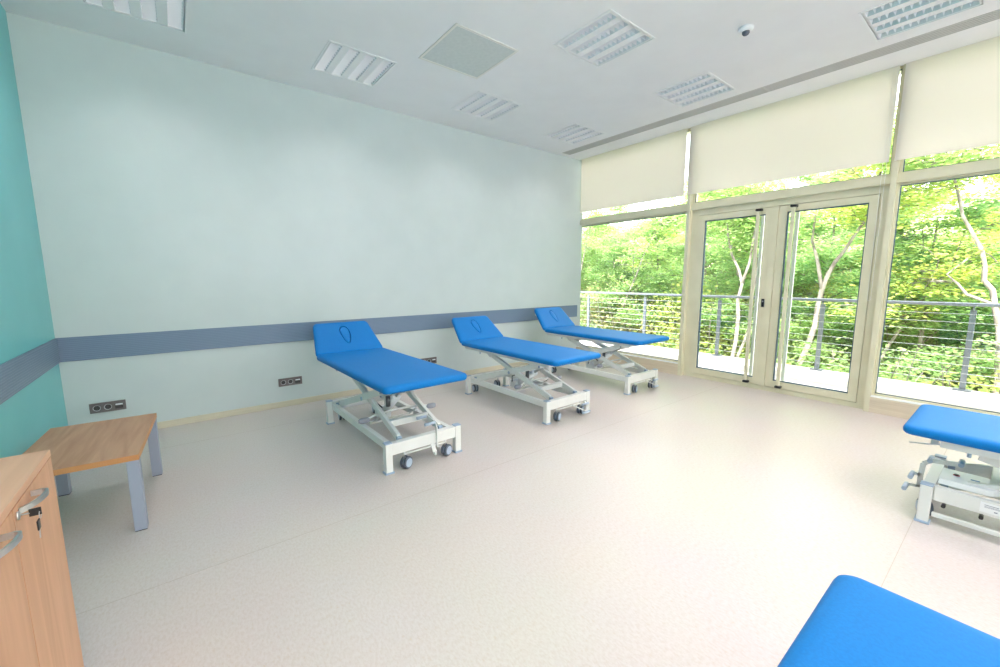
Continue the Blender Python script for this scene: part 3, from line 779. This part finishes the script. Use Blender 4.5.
for i, (path, extra, rt, lm, lab, low) in enumerate(NEAR):
    base = path[0]
    make_tree(20 + i, base, 6, 170, 42, .08, M[lm], lab, trunk=local(path, base), rt=rt * .76, low=low, spread=1.4, extra=[local(e, base) for e in extra])
# forest: four kinds, copied with their parts
protos = []
kinds = [('leaf_green', 'fresh green'), ('leaf_yellow', 'yellowish green'), ('leaf_dark', 'darker green'), ('leaf_green', 'light green bushy')]
for i, (lm, nm) in enumerate(kinds):
    protos.append(make_tree(40 + i, (0, 0, 0), (6.6, 5.6, 7.2, 5.0)[i], 800, 36, .11, M[lm], nm, spread=(2.1, 1.9, 2.3, 2.0)[i], low=(.12, .15, .1, .05)[i], rt=.085))
spots = []
for row, (x, y0, y1, st) in enumerate(((6.6, -9.5, 8.5, 1.9), (9.0, -11, 12, 2.3), (12.2, -13, 16, 2.7), (16.5, -15, 22, 4.5))):
    y = y0
    while y < y1:
        spots.append((x + rnd.uniform(-.7, .7), y + rnd.uniform(-.5, .5), row)); y += st
used = [False] * 4
rown = ['just beyond the terrace trees', 'in the second row up the slope', 'in the third row up the slope', 'at the back of the slope']
for x, y, row in spots:
    q = rnd.choice((0, 0, 1, 2, 3, 3))
    t = protos[q] if not used[q] else copy_tree(protos[q]); used[q] = True
    t.location = (x, y, gz(x, y)); t.rotation_euler = (0, 0, rnd.uniform(0, 2 * PI)); s = rnd.uniform(.78, 1.0) * (.72, .82, .9, .95)[row]; t.scale = (s, s, s)
    t['label'] = '%s forest tree %s' % (kinds[q][1], rown[row])
# undergrowth bushes
def bush_mesh(seed, nl, sz, R_):
    rn = random.Random(seed); vs = []; fs = []; st = MB()
    for s in range(12):
        a = rn.uniform(0, 2 * PI); pts = curve_pts((0, 0, 0), (math.cos(a) * .5, math.sin(a) * .5, 1), R_ * 1.5, 4, .15, rn)
        st.tube(pts, taper(.014, .004, 5), 4, False)
    for s in range(nl // 26):
        a = rn.uniform(0, 2 * PI); e = math.acos(rn.uniform(0, 1)); rr = R_ * rn.uniform(.55, 1.05)
        c = Vector((rr * math.sin(e) * math.cos(a), rr * math.sin(e) * math.sin(a), .15 + rr * math.cos(e) * 1.25))
        for l in range(26): leaf_quad(vs, fs, c + Vector((rn.gauss(0, .16), rn.gauss(0, .16), rn.gauss(0, .09))), sz, rn, .5)
    lf = MB(); lf.add(vs, fs); return st, lf
bp_ = []
bk = [('bush_green', 'green'), ('bush_yellow', 'yellow-green'), ('leaf_dry', 'straw-coloured')]
for i, (lm, nm) in enumerate(bk):
    st, lf = bush_mesh(60 + i, 7800, .062, 1.1)
    r = empty('bush'); tag(r, 'bush', 'bush', 'undergrowth bushes on the slope'); st.build('stem', M['bark'], r, fix=False); lf.build('foliage', M[lm], r, fix=False); bp_.append(r)
usedb = [False] * 3
for row, (x, y0, y1, st_) in enumerate(((3.0, -8, 4.5, 1.5), (6.0, -8.5, 8, 1.5), (7.6, -9, 10, 1.9), (10.4, -10, 14, 2.2), (14., -11, 18, 2.6))):
    y = y0
    while y < y1:
        q = 2 if (rnd.random() < (.5 if y > 0 else .15)) else rnd.choice((0, 0, 1)); xx = x + rnd.uniform(-.4, .4); yy = y + rnd.uniform(-.4, .4)
        b = bp_[q] if not usedb[q] else copy_tree(bp_[q]); usedb[q] = True
        b.location = (xx, yy, gz(xx, yy) - .05); b.rotation_euler = (0, 0, rnd.uniform(0, 6.28)); s = rnd.uniform(.9, 1.35) * (1 if row == 0 else 1.3); b.scale = (s, s, s * rnd.uniform(.9, 1.3))
        b['label'] = '%s undergrowth bush %s' % (bk[q][1], ('right below the terrace', 'at the foot of the slope', 'low on the slope', 'halfway up the slope', 'high on the slope')[row])
        y += st_

# ------------------------------------------------------------------ light
w = bpy.data.worlds.new('World'); sc.world = w; w.use_nodes = True
bg = w.node_tree.nodes['Background']; bg.inputs[0].default_value = (1., .955, .985, 1); bg.inputs[1].default_value = 5.4
sd = bpy.data.lights.new('sun', 'SUN'); sd.energy = 11.5; sd.angle = math.radians(3); sd.color = (1, .96, .88)
so = bpy.data.objects.new('sun', sd); col.objects.link(so)
so.rotation_euler = Vector((.62, .25, -.74)).to_track_quat('-Z', 'Y').to_euler()

# ------------------------------------------------------------------ camera
fw = Vector((0.60951958, 0.78131172, -0.1343052)); rt = Vector((0.78818982, -0.61542423, -0.00313491)); up = Vector((0.08510401, 0.1039472, 0.99093506))
cd = bpy.data.cameras.new('camera'); cd.sensor_width = 36; cd.lens = 409.1666 * 36 / 1000; cd.clip_start = .02; cd.clip_end = 200
co = bpy.data.objects.new('camera', cd); col.objects.link(co)
co.matrix_world = Matrix(((rt.x, up.x, -fw.x, -5.61799), (rt.y, up.y, -fw.y, -4.94962), (rt.z, up.z, -fw.z, 1.41), (0, 0, 0, 1)))
sc.camera = co
vs_ = sc.view_settings
sc.display_settings.display_device = 'sRGB'
vs_.view_transform = 'Standard'; vs_.look = 'None'; vs_.gamma = 1; vs_.use_curve_mapping = False; vs_.exposure = 0.36
sc.cycles.use_denoising = True; sc.cycles.max_bounces = 10; sc.cycles.diffuse_bounces = 6; sc.cycles.transparent_max_bounces = 12
sc.cycles.sample_clamp_indirect = 6
